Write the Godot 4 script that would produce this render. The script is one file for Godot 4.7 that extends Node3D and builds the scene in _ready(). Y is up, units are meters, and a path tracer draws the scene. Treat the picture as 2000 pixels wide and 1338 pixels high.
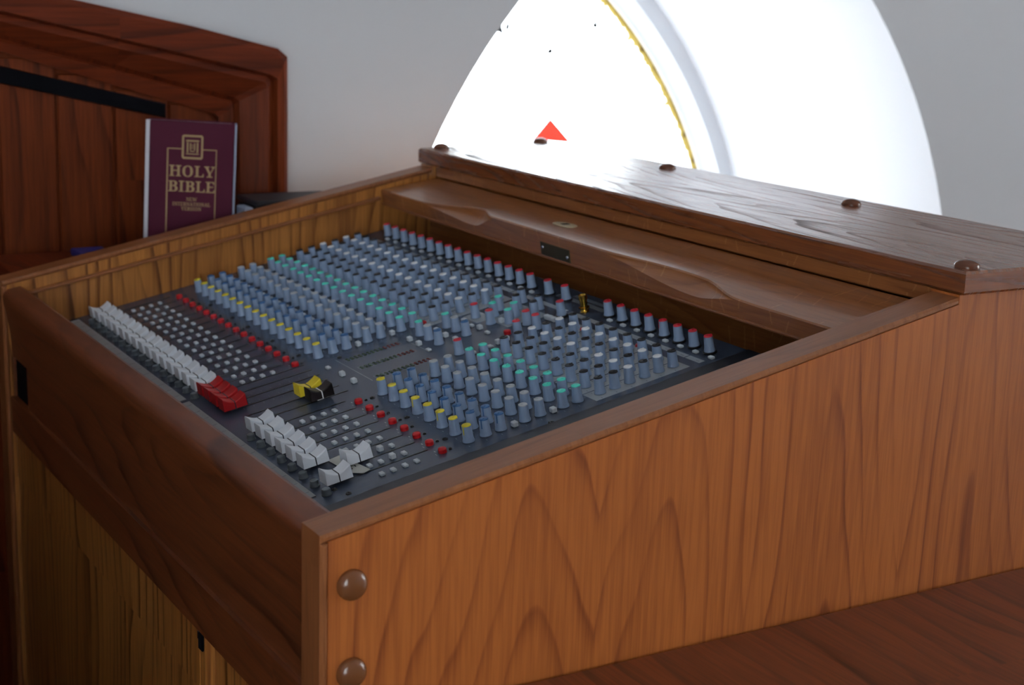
extends Node3D

# ---------------------------------------------------------------- constants
const PITCH := 0.0277                      # one channel strip of the console
const SLOPE := 0.2043                      # fall of the cabinet rim, rise over run
const WALL_X := -0.30                      # inner face of the wall with the arched window
const MS := 0.001

var mat := {}
var rng := RandomNumberGenerator.new()
var uv_shift := Vector2.ZERO
var console: Node3D

# ---------------------------------------------------------------- node helpers
func add(called: String, mesh: Mesh, material: Material, parent: Node = self) -> MeshInstance3D:
	var o := MeshInstance3D.new()
	o.name = called
	o.mesh = mesh
	o.material_override = material
	o.cast_shadow = GeometryInstance3D.SHADOW_CASTING_SETTING_ON
	parent.add_child(o, true)
	return o

func thing(called: String, label: String, category: String, at := Vector3.ZERO, group := "") -> Node3D:
	var o := Node3D.new()
	o.name = called
	add_child(o, true)
	o.position = at
	o.set_meta("label", label)
	o.set_meta("category", category)
	if group != "":
		o.set_meta("group", group)
	return o

func tag(o: Node, label: String, category: String, group := "") -> void:
	o.set_meta("label", label)
	o.set_meta("category", category)
	if group != "":
		o.set_meta("group", group)

func structure(called: String, mesh: Mesh, material: Material, label := "") -> MeshInstance3D:
	var o := add(called, mesh, material)
	o.set_meta("kind", "structure")
	if label != "":
		o.set_meta("label", label)
	return o

# ---------------------------------------------------------------- shape helpers
func begin() -> SurfaceTool:
	var st := SurfaceTool.new()
	st.begin(Mesh.PRIMITIVE_TRIANGLES)
	return st

func plane_uv(p: Vector3, n: Vector3) -> Vector2:
	var a := n.abs()
	if a.x >= a.y and a.x >= a.z:
		return Vector2(-p.z, -p.y) + uv_shift
	if a.y >= a.z:
		return Vector2(p.x, p.z) + uv_shift
	return Vector2(p.x, -p.y) + uv_shift

func face(st: SurfaceTool, pts: Array, out: Vector3) -> void:
	var n := Vector3.ZERO
	var k := pts.size()
	for i in k:
		var a: Vector3 = pts[i]
		var b: Vector3 = pts[(i + 1) % k]
		n += a.cross(b)
	if n.length() < 1e-14:
		return
	n = n.normalized()
	var list := pts.duplicate()
	if n.dot(out) > 0.0:
		list.reverse()
	else:
		n = -n
	for i in range(1, k - 1):
		for p in [list[0], list[i], list[i + 1]]:
			st.set_normal(n)
			st.set_uv(plane_uv(p, n))
			st.add_vertex(p)

func box(st: SurfaceTool, lo: Vector3, hi: Vector3, b := 0.0) -> void:
	var c := (lo + hi) * 0.5
	var h := (hi - lo) * 0.5
	b = minf(b, minf(h.x, minf(h.y, h.z)) * 0.9)
	for ax in 3:
		var u := (ax + 1) % 3
		var w := (ax + 2) % 3
		for s: float in [-1.0, 1.0]:
			var o := Vector3.ZERO
			o[ax] = s
			var pts := []
			for q in [[-1, -1], [1, -1], [1, 1], [-1, 1]]:
				var p := c
				p[ax] += s * h[ax]
				p[u] += q[0] * (h[u] - b)
				p[w] += q[1] * (h[w] - b)
				pts.append(p)
			face(st, pts, o)
			if b > 0.0:
				for s2: float in [-1.0, 1.0]:
					var o2 := Vector3.ZERO
					o2[ax] = s
					o2[u] = s2
					var e := []
					for q2 in [[-1, 0], [1, 0], [1, 1], [-1, 1]]:
						var p2 := c
						p2[w] += q2[0] * (h[w] - b)
						p2[ax] += s * (h[ax] - (b if q2[1] == 1 else 0.0))
						p2[u] += s2 * (h[u] - (0.0 if q2[1] == 1 else b))
						e.append(p2)
					face(st, e, o2)
	if b > 0.0:
		for sx: float in [-1.0, 1.0]:
			for sy: float in [-1.0, 1.0]:
				for sz: float in [-1.0, 1.0]:
					var s3 := Vector3(sx, sy, sz)
					face(st, [c + s3 * Vector3(h.x, h.y - b, h.z - b), c + s3 * Vector3(h.x - b, h.y, h.z - b), c + s3 * Vector3(h.x - b, h.y - b, h.z)], s3)

func box_mesh(lo: Vector3, hi: Vector3, b := 0.0) -> ArrayMesh:
	var st := begin()
	box(st, lo, hi, b)
	return st.commit()

# polygon given as (a, b) pairs, convex, extruded along an axis with its rims chamfered
func prism(st: SurfaceTool, poly: Array, axis: int, lo: float, hi: float, b := 0.0) -> void:
	var k := poly.size()
	var mid := Vector2.ZERO
	for p: Vector2 in poly:
		mid += p / k
	var inner := []
	for i in k:
		var p0: Vector2 = poly[(i + k - 1) % k]
		var p1: Vector2 = poly[i]
		var p2: Vector2 = poly[(i + 1) % k]
		var n1 := (p1 - p0).orthogonal().normalized()
		if n1.dot(mid - p1) < 0.0:
			n1 = -n1
		var n2 := (p2 - p1).orthogonal().normalized()
		if n2.dot(mid - p1) < 0.0:
			n2 = -n2
		inner.append(p1 + (n1 + n2) * b / (1.0 + n1.dot(n2)))
	var to3 := func(q: Vector2, t: float) -> Vector3:
		if axis == 0:
			return Vector3(t, q.y, q.x)
		if axis == 1:
			return Vector3(q.x, t, q.y)
		return Vector3(q.x, q.y, t)
	var along := Vector3.ZERO
	along[axis] = 1.0
	for e in [[lo, 1.0], [hi, -1.0]]:
		var cap := []
		for q: Vector2 in inner:
			cap.append(to3.call(q, e[0]))
		face(st, cap, -along * e[1])
		if b > 0.0:
			for i in k:
				var j := (i + 1) % k
				var out: Vector3 = to3.call((poly[i] + poly[j]) * 0.5 - mid, 0.0).normalized() - along * e[1]
				face(st, [to3.call(inner[i], e[0]), to3.call(inner[j], e[0]), to3.call(poly[j], e[0] + e[1] * b), to3.call(poly[i], e[0] + e[1] * b)], out)
	for i in k:
		var j := (i + 1) % k
		var nn: Vector2 = (poly[j] - poly[i]).orthogonal()
		if nn.dot((poly[i] + poly[j]) * 0.5 - mid) < 0.0:
			nn = -nn
		face(st, [to3.call(poly[i], lo + b), to3.call(poly[j], lo + b), to3.call(poly[j], hi - b), to3.call(poly[i], hi - b)], to3.call(nn, 0.0))

# turned shape about the y axis; profile rows are [radius, height, smooth group]
func lathe(st: SurfaceTool, profile: Array, segs: int, flutes := 0.0) -> void:
	for i in profile.size() - 1:
		var a: Array = profile[i]
		var b: Array = profile[i + 1]
		st.set_smooth_group(b[2])
		for s in segs:
			var q := []
			for t in [[a, s], [a, s + 1], [b, s + 1], [b, s]]:
				var ang: float = TAU * (int(t[1]) % segs) / segs
				var r: float = t[0][0]
				if flutes > 0.0 and t[0].size() > 3:
					r -= flutes * float(int(t[1]) % 2)
				q.append(Vector3(cos(ang) * r, t[0][1], sin(ang) * r))
			for tri in [[0, 1, 2], [0, 2, 3]]:
				var v0: Vector3 = q[tri[0]]
				var v1: Vector3 = q[tri[1]]
				var v2: Vector3 = q[tri[2]]
				if (v1 - v0).cross(v2 - v0).length() < 1e-16:
					continue
				for v: Vector3 in [v0, v1, v2]:
					st.set_uv(Vector2(v.x, v.y))
					st.add_vertex(v)

func lathe_mesh(profile: Array, segs: int, flutes := 0.0) -> ArrayMesh:
	var st := begin()
	lathe(st, profile, segs, flutes)
	st.generate_normals()
	return st.commit()

func dome_mesh(r: float, h: float) -> ArrayMesh:
	var rows := []
	rows.append([r, 0.0, 1])
	for i in range(0, 9):
		var a := PI * 0.5 * i / 8.0
		rows.append([r * cos(a) if i < 8 else 0.0, h * 0.18 + h * 0.82 * sin(a), 1])
	return lathe_mesh(rows, 28)

# ---------------------------------------------------------------- materials
func plain(called: String, c: Color, rough := 0.6, metal := 0.0, spec := 0.5) -> StandardMaterial3D:
	var m := StandardMaterial3D.new()
	m.resource_name = called
	m.albedo_color = c
	m.roughness = rough
	m.metallic = metal
	m.metallic_specular = spec
	mat[called] = m
	return m

func rgb8(r: int, g: int, b: int) -> Color:
	return Color(r / 255.0, g / 255.0, b / 255.0)

func noise(seed_: int, freq := 1.0) -> FastNoiseLite:
	var n := FastNoiseLite.new()
	n.seed = seed_
	n.noise_type = FastNoiseLite.TYPE_SIMPLEX_SMOOTH
	n.frequency = freq
	n.fractal_type = FastNoiseLite.FRACTAL_NONE
	return n

# wood, grain along v (or along u when lying): size in metres, a list of heart lines gives arched figure
func wood_image(w: int, h: int, size: Vector2, light: Color, dark: Color, opt: Dictionary) -> Image:
	var n1 := noise(opt.seed)
	var n2 := noise(opt.seed + 7)
	var n3 := noise(opt.seed + 13)
	var n4 := noise(opt.seed + 29)
	var rings: float = opt.rings
	var hearts: Array = opt.get("hearts", [])
	var steep: float = opt.get("steep", 5.0)
	var contrast: float = opt.get("contrast", 0.8)
	var lying: bool = opt.get("lying", false)
	var sharp: float = opt.get("sharp", 4.0)
	var data := PackedByteArray()
	data.resize(w * h * 3)
	var across := h if lying else w
	var along := w if lying else h
	var sa := size.y if lying else size.x
	var sl := size.x if lying else size.y
	for i in across:
		var x := sa * i / across
		var shade := n3.get_noise_2d(x * 9.0, 3.1) * 0.5
		for j in along:
			var y := sl * j / along
			var warp := n1.get_noise_2d(x * 6.0, y * 1.6) * 0.035 + n2.get_noise_2d(x * 30.0, y * 5.0) * 0.004
			var f := 0.0
			if hearts.is_empty():
				f = (x + warp) * rings
			else:
				var s := 9.0
				for hx: float in hearts:
					var d := x - hx
					s = minf(s, sqrt(d * d + 0.0001))
				f = (s * 0.9 + warp * 0.8 - y / steep) * rings
			var t := f - floorf(f)
			var line := pow(t, sharp)
			if t > 0.93:
				line *= (1.0 - t) / 0.07
			line *= 0.65 + 0.6 * n2.get_noise_2d(x * 14.0 + 5.0, y * 2.5)
			var pore := n4.get_noise_2d(x * 520.0, y * 14.0) * 0.16 + n4.get_noise_2d(x * 150.0, y * 4.0) * 0.14
			var k := clampf(contrast * line + pore + 0.22 * shade + 0.12, 0.0, 1.0)
			var c := light.lerp(dark, k)
			var at := (i * w + j) * 3 if lying else (j * w + i) * 3
			data[at] = int(clampf(c.r, 0, 1) * 255)
			data[at + 1] = int(clampf(c.g, 0, 1) * 255)
			data[at + 2] = int(clampf(c.b, 0, 1) * 255)
	return Image.create_from_data(w, h, false, Image.FORMAT_RGB8, data)

# pale medullary flecks of quartered oak
func fleck(img: Image, count: int, c: Color, upright: bool, seed_: int) -> void:
	var r := RandomNumberGenerator.new()
	r.seed = seed_
	for i in count:
		var x := r.randf() * img.get_width()
		var y := r.randf() * img.get_height()
		var bend := r.randf_range(-0.5, 0.5)
		var n := int(r.randf_range(8, 30))
		for k in n:
			var px := int(x + (bend * k if upright else 0.6 * k))
			var py := int(y + (k if upright else bend * k + sin(k * 0.3) * 2.0))
			if px >= 0 and py >= 0 and px < img.get_width() - 1 and py < img.get_height():
				for dx in 2:
					img.set_pixel(px + dx, py, img.get_pixel(px + dx, py).lerp(c, 0.45))

func wood(called: String, img: Image, size: Vector2, rough: float, coat := 0.0, offset := Vector2.ZERO) -> StandardMaterial3D:
	var m := plain(called, Color.WHITE, rough)
	img.generate_mipmaps()
	m.albedo_texture = ImageTexture.create_from_image(img)
	m.uv1_scale = Vector3(1.0 / size.x, 1.0 / size.y, 1)
	m.uv1_offset = Vector3(offset.x, offset.y, 0)
	if coat > 0.0:
		m.clearcoat_enabled = true
		m.clearcoat = coat
		m.clearcoat_roughness = 0.12
	return m

func make_materials() -> void:
	var s := Vector2(1.10, 0.50)
	wood("veneer", wood_image(1100, 500, s, rgb8(174, 98, 41), rgb8(110, 50, 16), {"seed": 4, "rings": 38.0, "hearts": [0.185, 0.33, 0.52, 0.715, 0.93], "steep": 8.0, "contrast": 1.15, "sharp": 8.0}), s, 0.45, 0.0, Vector2(0.24 / 1.1, 0.5))
	s = Vector2(0.8, 0.5)
	wood("inner_veneer", wood_image(800, 400, s, rgb8(188, 124, 60), rgb8(98, 54, 22), {"seed": 21, "rings": 44.0, "contrast": 1.2, "sharp": 4.5}), s, 0.34, 0.15, Vector2(0.1, 0.5))
	wood("side_boards", wood_image(600, 400, s, rgb8(112, 50, 22), rgb8(48, 16, 8), {"seed": 45, "rings": 24.0, "contrast": 0.7}), s, 0.45)
	s = Vector2(1.2, 0.4)
	var oak := wood_image(1200, 400, s, rgb8(156, 96, 50), rgb8(96, 52, 24), {"seed": 51, "rings": 60.0, "contrast": 0.5, "lying": true})
	fleck(oak, 420, rgb8(196, 136, 84), true, 9)
	wood("oak", oak, s, 0.30, 0.6)
	wood("rail_wood", wood_image(1000, 300, s, rgb8(150, 92, 52), rgb8(104, 58, 28), {"seed": 61, "rings": 55.0, "contrast": 0.45, "lying": true}), s, 0.40, 0.1)
	wood("rail_wood_upright", wood_image(300, 600, Vector2(0.3, 0.6), rgb8(150, 92, 52), rgb8(104, 58, 28), {"seed": 66, "rings": 55.0, "contrast": 0.45}), Vector2(0.3, 0.6), 0.40, 0.1)
	var tw := wood_image(1200, 500, Vector2(1.2, 0.4), rgb8(138, 78, 42), rgb8(66, 34, 18), {"seed": 71, "rings": 70.0, "hearts": [0.16, 0.30], "steep": 9.0, "contrast": 0.85, "lying": true})
	var gloss := Image.create(1200, 500, false, Image.FORMAT_L8)
	for gy in 500:
		for gx in 1200:
			var lum := tw.get_pixel(gx, gy).r
			gloss.set_pixel(gx, gy, Color.from_hsv(0, 0, clampf(0.20 + (0.50 - lum) * 1.6, 0.18, 0.75)))
	var tm := wood("top_wood", tw, Vector2(1.2, 0.4), 1.0)
	tm.roughness_texture = ImageTexture.create_from_image(gloss)
	tm.metallic_specular = 0.75
	wood("front_wood", wood_image(1200, 400, s, rgb8(120, 62, 30), rgb8(64, 30, 13), {"seed": 81, "rings": 34.0, "hearts": [0.03, 0.24], "steep": 8.0, "contrast": 0.75, "lying": true}), s, 0.42)
	wood("table_wood", wood_image(1000, 600, s, rgb8(122, 60, 30), rgb8(54, 24, 11), {"seed": 91, "rings": 26.0, "contrast": 0.75, "lying": true}), s, 0.40)
	wood("mahogany", wood_image(600, 400, s, rgb8(112, 46, 22), rgb8(52, 18, 9), {"seed": 95, "rings": 30.0, "contrast": 0.6, "lying": true}), s, 0.5)
	wood("mahogany_upright", wood_image(400, 600, Vector2(0.4, 0.6), rgb8(120, 52, 24), rgb8(54, 20, 9), {"seed": 97, "rings": 34.0, "contrast": 0.6}), Vector2(0.4, 0.6), 0.5)
	wood("floor_wood", wood_image(500, 300, Vector2(1.2, 0.8), rgb8(120, 84, 56), rgb8(70, 46, 30), {"seed": 99, "rings": 12.0, "contrast": 0.6, "lying": true}), Vector2(1.2, 0.8), 0.5)
	var plaster := plain("plaster", rgb8(206, 207, 210), 0.92)
	var nt := NoiseTexture2D.new()
	nt.width = 512
	nt.height = 512
	nt.seamless = true
	nt.as_normal_map = true
	nt.bump_strength = 1.2
	nt.noise = noise(5, 0.02)
	plaster.normal_enabled = true
	plaster.normal_texture = nt
	plaster.normal_scale = 0.25
	plaster.uv1_triplanar = true
	plaster.uv1_world_triplanar = true
	plaster.uv1_scale = Vector3(1.5, 1.5, 1.5)
	plain("white_paint", rgb8(242, 243, 246), 0.8)
	plain("frame_paint", rgb8(238, 241, 246), 0.7)
	plain("ceiling_paint", rgb8(226, 226, 224), 0.9)
	for k: String in ["mahogany", "mahogany_upright", "side_boards"]:
		mat[k].metallic_specular = 0.25
	plain("dark_hole", rgb8(14, 9, 7), 0.9)
	plain("dull_black", rgb8(14, 14, 18), 0.85, 0.0, 0.15)
	plain("knob_grey", rgb8(142, 163, 192), 0.36)
	plain("cap_yellow", rgb8(226, 208, 52), 0.4)
	plain("cap_blue", rgb8(48, 98, 150), 0.4)
	plain("cap_grey", rgb8(176, 183, 190), 0.4)
	plain("cap_teal", rgb8(78, 222, 202), 0.4)
	plain("cap_black", rgb8(18, 22, 30), 0.45)
	plain("cap_white", rgb8(238, 242, 246), 0.35)
	plain("cap_red", rgb8(206, 28, 52), 0.4)
	plain("collar_black", rgb8(10, 12, 17), 0.4)
	plain("button_grey", rgb8(200, 208, 215), 0.4)
	plain("button_red", rgb8(196, 22, 30), 0.35)
	plain("button_dark", rgb8(92, 101, 108), 0.5)
	plain("fader_white", rgb8(236, 242, 250), 0.38)
	plain("fader_red", rgb8(178, 18, 24), 0.4)
	plain("fader_yellow", rgb8(228, 202, 44), 0.4)
	plain("fader_black", rgb8(22, 16, 18), 0.4)
	plain("line_dark", rgb8(40, 46, 58), 0.5)
	plain("line_white", rgb8(236, 238, 240), 0.5)
	plain("console_metal", rgb8(30, 34, 44), 0.4)
	plain("light_green", rgb8(66, 84, 66), 0.25)
	plain("light_red", rgb8(104, 56, 56), 0.25)
	plain("tape", rgb8(146, 148, 150), 0.45)
	plain("paper", rgb8(190, 190, 184), 0.7)
	plain("ink", rgb8(48, 50, 54), 0.7)
	plain("brass", rgb8(214, 168, 70), 0.12, 1.0)
	plain("steel", rgb8(190, 190, 194), 0.2, 1.0)
	plain("lock_brass", rgb8(186, 172, 142), 0.4, 0.4)
	plain("plate_bronze", rgb8(92, 84, 66), 0.45, 0.8)
	plain("plug_wood", rgb8(112, 68, 38), 0.22)
	plain("plug_copper", rgb8(104, 58, 36), 0.25)
	plain("cover_maroon", rgb8(84, 34, 52), 0.6, 0.0, 0.2)
	plain("gold_leaf", rgb8(156, 128, 86), 0.5, 0.2)
	plain("page_white", rgb8(214, 214, 222), 0.7)
	plain("jacket_blue", rgb8(150, 158, 178), 0.6)
	plain("blue_cover", rgb8(40, 44, 120), 0.5)
	plain("dark_case", rgb8(36, 34, 40), 0.5)
	plain("mastic", rgb8(186, 158, 70), 0.7).backlight_enabled = true
	mat.mastic.backlight = Color(0.38, 0.33, 0.17)
	plain("sealant_dirt", rgb8(120, 96, 40), 0.8)
	plain("grime", rgb8(40, 40, 40), 0.8)
	var red := plain("red_glass", rgb8(232, 44, 30), 0.5)
	red.backlight_enabled = true
	red.backlight = Color(0.62, 0.44, 0.34)
	var g := plain("pane", Color(0.96, 0.98, 1.0, 0.06), 0.02)
	g.transparency = BaseMaterial3D.TRANSPARENCY_ALPHA

# ---------------------------------------------------------------- camera, sky and daylight
func _ready() -> void:
	rng.seed = 77
	var cam := Camera3D.new()
	cam.name = "camera"
	add_child(cam)
	var yaw := -1.02846
	var pitch := -0.227086
	var roll := 0.032442
	var fw := Vector3(sin(yaw) * cos(pitch), sin(pitch), -cos(yaw) * cos(pitch))
	var r0 := Vector3(cos(yaw), 0, sin(yaw))
	var u0 := r0.cross(fw)
	var right := r0 * cos(roll) + u0 * sin(roll)
	var up := -r0 * sin(roll) + u0 * cos(roll)
	cam.transform = Transform3D(Basis(right, up, -fw), Vector3(2.06785, 0.443646, 0.696466))
	cam.fov = rad_to_deg(2.0 * atan(669.0 / 3013.75))
	cam.near = 0.02
	var lens := CameraAttributesPhysical.new()
	lens.frustum_focal_length = 12.0 * 3013.75 / 669.0
	lens.frustum_focus_distance = 1.52
	lens.exposure_aperture = 8.0
	cam.attributes = lens
	cam.current = true

	var env := Environment.new()
	env.background_mode = Environment.BG_COLOR
	env.background_color = Color(0.93, 0.97, 1.0)
	env.background_energy_multiplier = 18.0
	env.tonemap_mode = Environment.TONE_MAPPER_LINEAR
	env.tonemap_exposure = 0.53
	env.sdfgi_enabled = true
	env.ssao_enabled = true
	env.ssil_enabled = true
	var we := WorldEnvironment.new()
	we.name = "world_environment"
	we.environment = env
	add_child(we)

	# daylight through the window in the opposite wall, behind the camera
	var day := AreaLight3D.new()
	day.name = "window_daylight"
	day.area_size = Vector2(0.80, 1.20)
	day.light_color = Color(0.98, 0.99, 1.0)
	day.light_energy = 1.9
	day.shadow_enabled = true
	add_child(day)
	day.look_at_from_position(Vector3(2.93, 0.35, 1.25), Vector3(0.0, 0.35, 1.25))

	# added fill lamp at the unseen far end, brightening the arched wall
	var far := AreaLight3D.new()
	far.name = "far_fill_light"
	far.area_size = Vector2(1.30, 1.50)
	far.light_color = Color(1.0, 0.99, 0.97)
	far.light_energy = 2.0
	far.shadow_enabled = true
	add_child(far)
	far.look_at_from_position(Vector3(1.85, 0.55, -3.36), Vector3(1.85, 0.55, 0.0))

	make_materials()
	build_room()
	build_window()
	build_door()
	build_cabinet()
	build_console()
	build_table()
	build_added_pew()
	build_side_things()

# ---------------------------------------------------------------- the arched window wall
const OUT_L := 1.616
const OUT_R := 0.676
const OUT_RAD := 1.178
const SPRING := -0.35
const SILL := -0.40
const AXIS := 1.146
const IN_OFF := 0.540                       # inner arc centres lie this far from the axis
const IN_RAD := 1.021

# half outline of an arch: points (e, y) from the sill up the left side, over the point, down the right
func arch(centre_off: float, rad: float, n := 26) -> Array:
	var left := []
	var half := rad - centre_off
	left.append(Vector2(AXIS - half, SILL))
	var top := acos(centre_off / rad)
	for i in n + 1:
		var a := top * i / n
		left.append(Vector2(AXIS + centre_off - rad * cos(a), SPRING + rad * sin(a)))
	var all := left.duplicate()
	for i in range(left.size() - 2, -1, -1):
		all.append(Vector2(2.0 * AXIS - left[i].x, left[i].y))
	return all

func at_wall(q: Vector2, x: float) -> Vector3:
	return Vector3(x, q.y, -q.x)

func ring(st: SurfaceTool, a: Array, xa: float, b: Array, xb: float, out := Vector3(1, 0, 0)) -> void:
	for i in a.size() - 1:
		var m: Vector2 = (a[i] + a[i + 1]) * 0.5
		var inward := Vector3(out.x, AXIS * 0.0 + (0.2 - m.y), (m.x - AXIS))
		var o := out if absf(xa - xb) < 1e-6 else inward
		face(st, [at_wall(a[i], xa), at_wall(a[i + 1], xa), at_wall(b[i + 1], xb), at_wall(b[i], xb)], o)

func build_room() -> void:
	var z0 := -3.4
	var z1 := 2.3
	var x1 := 2.95
	var f := -0.95
	var c := 2.0
	structure("floor", box_mesh(Vector3(-0.5, f - 0.12, z0 - 0.2), Vector3(x1 + 0.2, f, z1 + 0.2)), mat.floor_wood)
	structure("ceiling", box_mesh(Vector3(-0.5, c, z0 - 0.2), Vector3(x1 + 0.2, c + 0.12, z1 + 0.2)), mat.ceiling_paint)
	var sb := begin()
	box(sb, Vector3(-0.5, f, z0 - 0.25), Vector3(1.2, c, z0))
	box(sb, Vector3(2.5, f, z0 - 0.25), Vector3(x1 + 0.2, c, z0))
	box(sb, Vector3(1.2, f, z0 - 0.25), Vector3(2.5, -0.2, z0))
	box(sb, Vector3(1.2, 1.3, z0 - 0.25), Vector3(2.5, c, z0))
	structure("wall_back", sb.commit(), mat.plaster)
	var w3 := structure("added_window_3", box_mesh(Vector3(1.2, -0.2, z0 - 0.13), Vector3(2.5, 1.3, z0 - 0.125)), mat.pane, "added unseen window in the far end wall")  # unseen window, added so the far part of the arched wall brightens
	sb = begin()
	for e in [[1.2, 2.5, -0.2, -0.15], [1.2, 2.5, 1.25, 1.3], [1.2, 1.25, -0.2, 1.3], [2.45, 2.5, -0.2, 1.3], [1.83, 1.87, -0.2, 1.3]]:
		box(sb, Vector3(e[0], e[2], z0 - 0.16), Vector3(e[1], e[3], z0 - 0.09), 0.004)
	add("window_frame", sb.commit(), mat.white_paint, w3)
	structure("wall_front", box_mesh(Vector3(-0.5, f, z1), Vector3(x1 + 0.2, c, z1 + 0.15)), mat.plaster)
	# wall behind the camera with its own window opening
	var st := begin()
	box(st, Vector3(x1, f, z0), Vector3(x1 + 0.25, c, 0.85))
	box(st, Vector3(x1, f, 1.65), Vector3(x1 + 0.25, c, z1))
	box(st, Vector3(x1, f, 0.85), Vector3(x1 + 0.25, -0.25, 1.65))
	box(st, Vector3(x1, 0.95, 0.85), Vector3(x1 + 0.25, c, 1.65))
	structure("wall_right", st.commit(), mat.plaster)
	var w2 := structure("window_2", box_mesh(Vector3(x1 + 0.12, -0.25, 0.85), Vector3(x1 + 0.125, 0.95, 1.65)), mat.pane, "plain clear window in the opposite wall")
	st = begin()
	for e in [[-0.25, -0.20, 0.85, 1.65], [0.90, 0.95, 0.85, 1.65], [-0.25, 0.95, 0.85, 0.90], [-0.25, 0.95, 1.60, 1.65]]:
		box(st, Vector3(x1 + 0.09, e[0], e[2]), Vector3(x1 + 0.15, e[1], e[3]), 0.004)
	add("window_frame", st.commit(), mat.white_paint, w2)

	# the wall with the pointed arch
	st = begin()
	var outer := arch(OUT_L - AXIS, OUT_RAD)
	var e0 := -z1
	var e1 := -z0
	var left: float = outer[0].x
	var rgt: float = outer[outer.size() - 1].x
	var back := WALL_X - 0.70
	for x in [WALL_X, back]:
		var o := Vector3(1, 0, 0) if x == WALL_X else Vector3(-1, 0, 0)
		var hole := outer if x == WALL_X else arch(IN_OFF, IN_RAD + 0.03)
		var hl: float = hole[0].x
		var hr: float = hole[hole.size() - 1].x
		face(st, [at_wall(Vector2(e0, f), x), at_wall(Vector2(hl, f), x), at_wall(Vector2(hl, c), x), at_wall(Vector2(e0, c), x)], o)
		face(st, [at_wall(Vector2(hr, f), x), at_wall(Vector2(e1, f), x), at_wall(Vector2(e1, c), x), at_wall(Vector2(hr, c), x)], o)
		face(st, [at_wall(Vector2(hl, f), x), at_wall(Vector2(hr, f), x), at_wall(Vector2(hr, SILL), x), at_wall(Vector2(hl, SILL), x)], o)
		for i in hole.size() - 1:
			if absf(hole[i].x - hole[i + 1].x) > 1e-6:
				face(st, [at_wall(hole[i], x), at_wall(hole[i + 1], x), at_wall(Vector2(hole[i + 1].x, c), x), at_wall(Vector2(hole[i].x, c), x)], o)
	face(st, [Vector3(WALL_X, f, z0), Vector3(back, f, z0), Vector3(back, c, z0), Vector3(WALL_X, c, z0)], Vector3(0, 0, -1))
	face(st, [Vector3(WALL_X, f, z1), Vector3(back, f, z1), Vector3(back, c, z1), Vector3(WALL_X, c, z1)], Vector3(0, 0, 1))
	structure("wall_left", st.commit(), mat.plaster)

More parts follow.
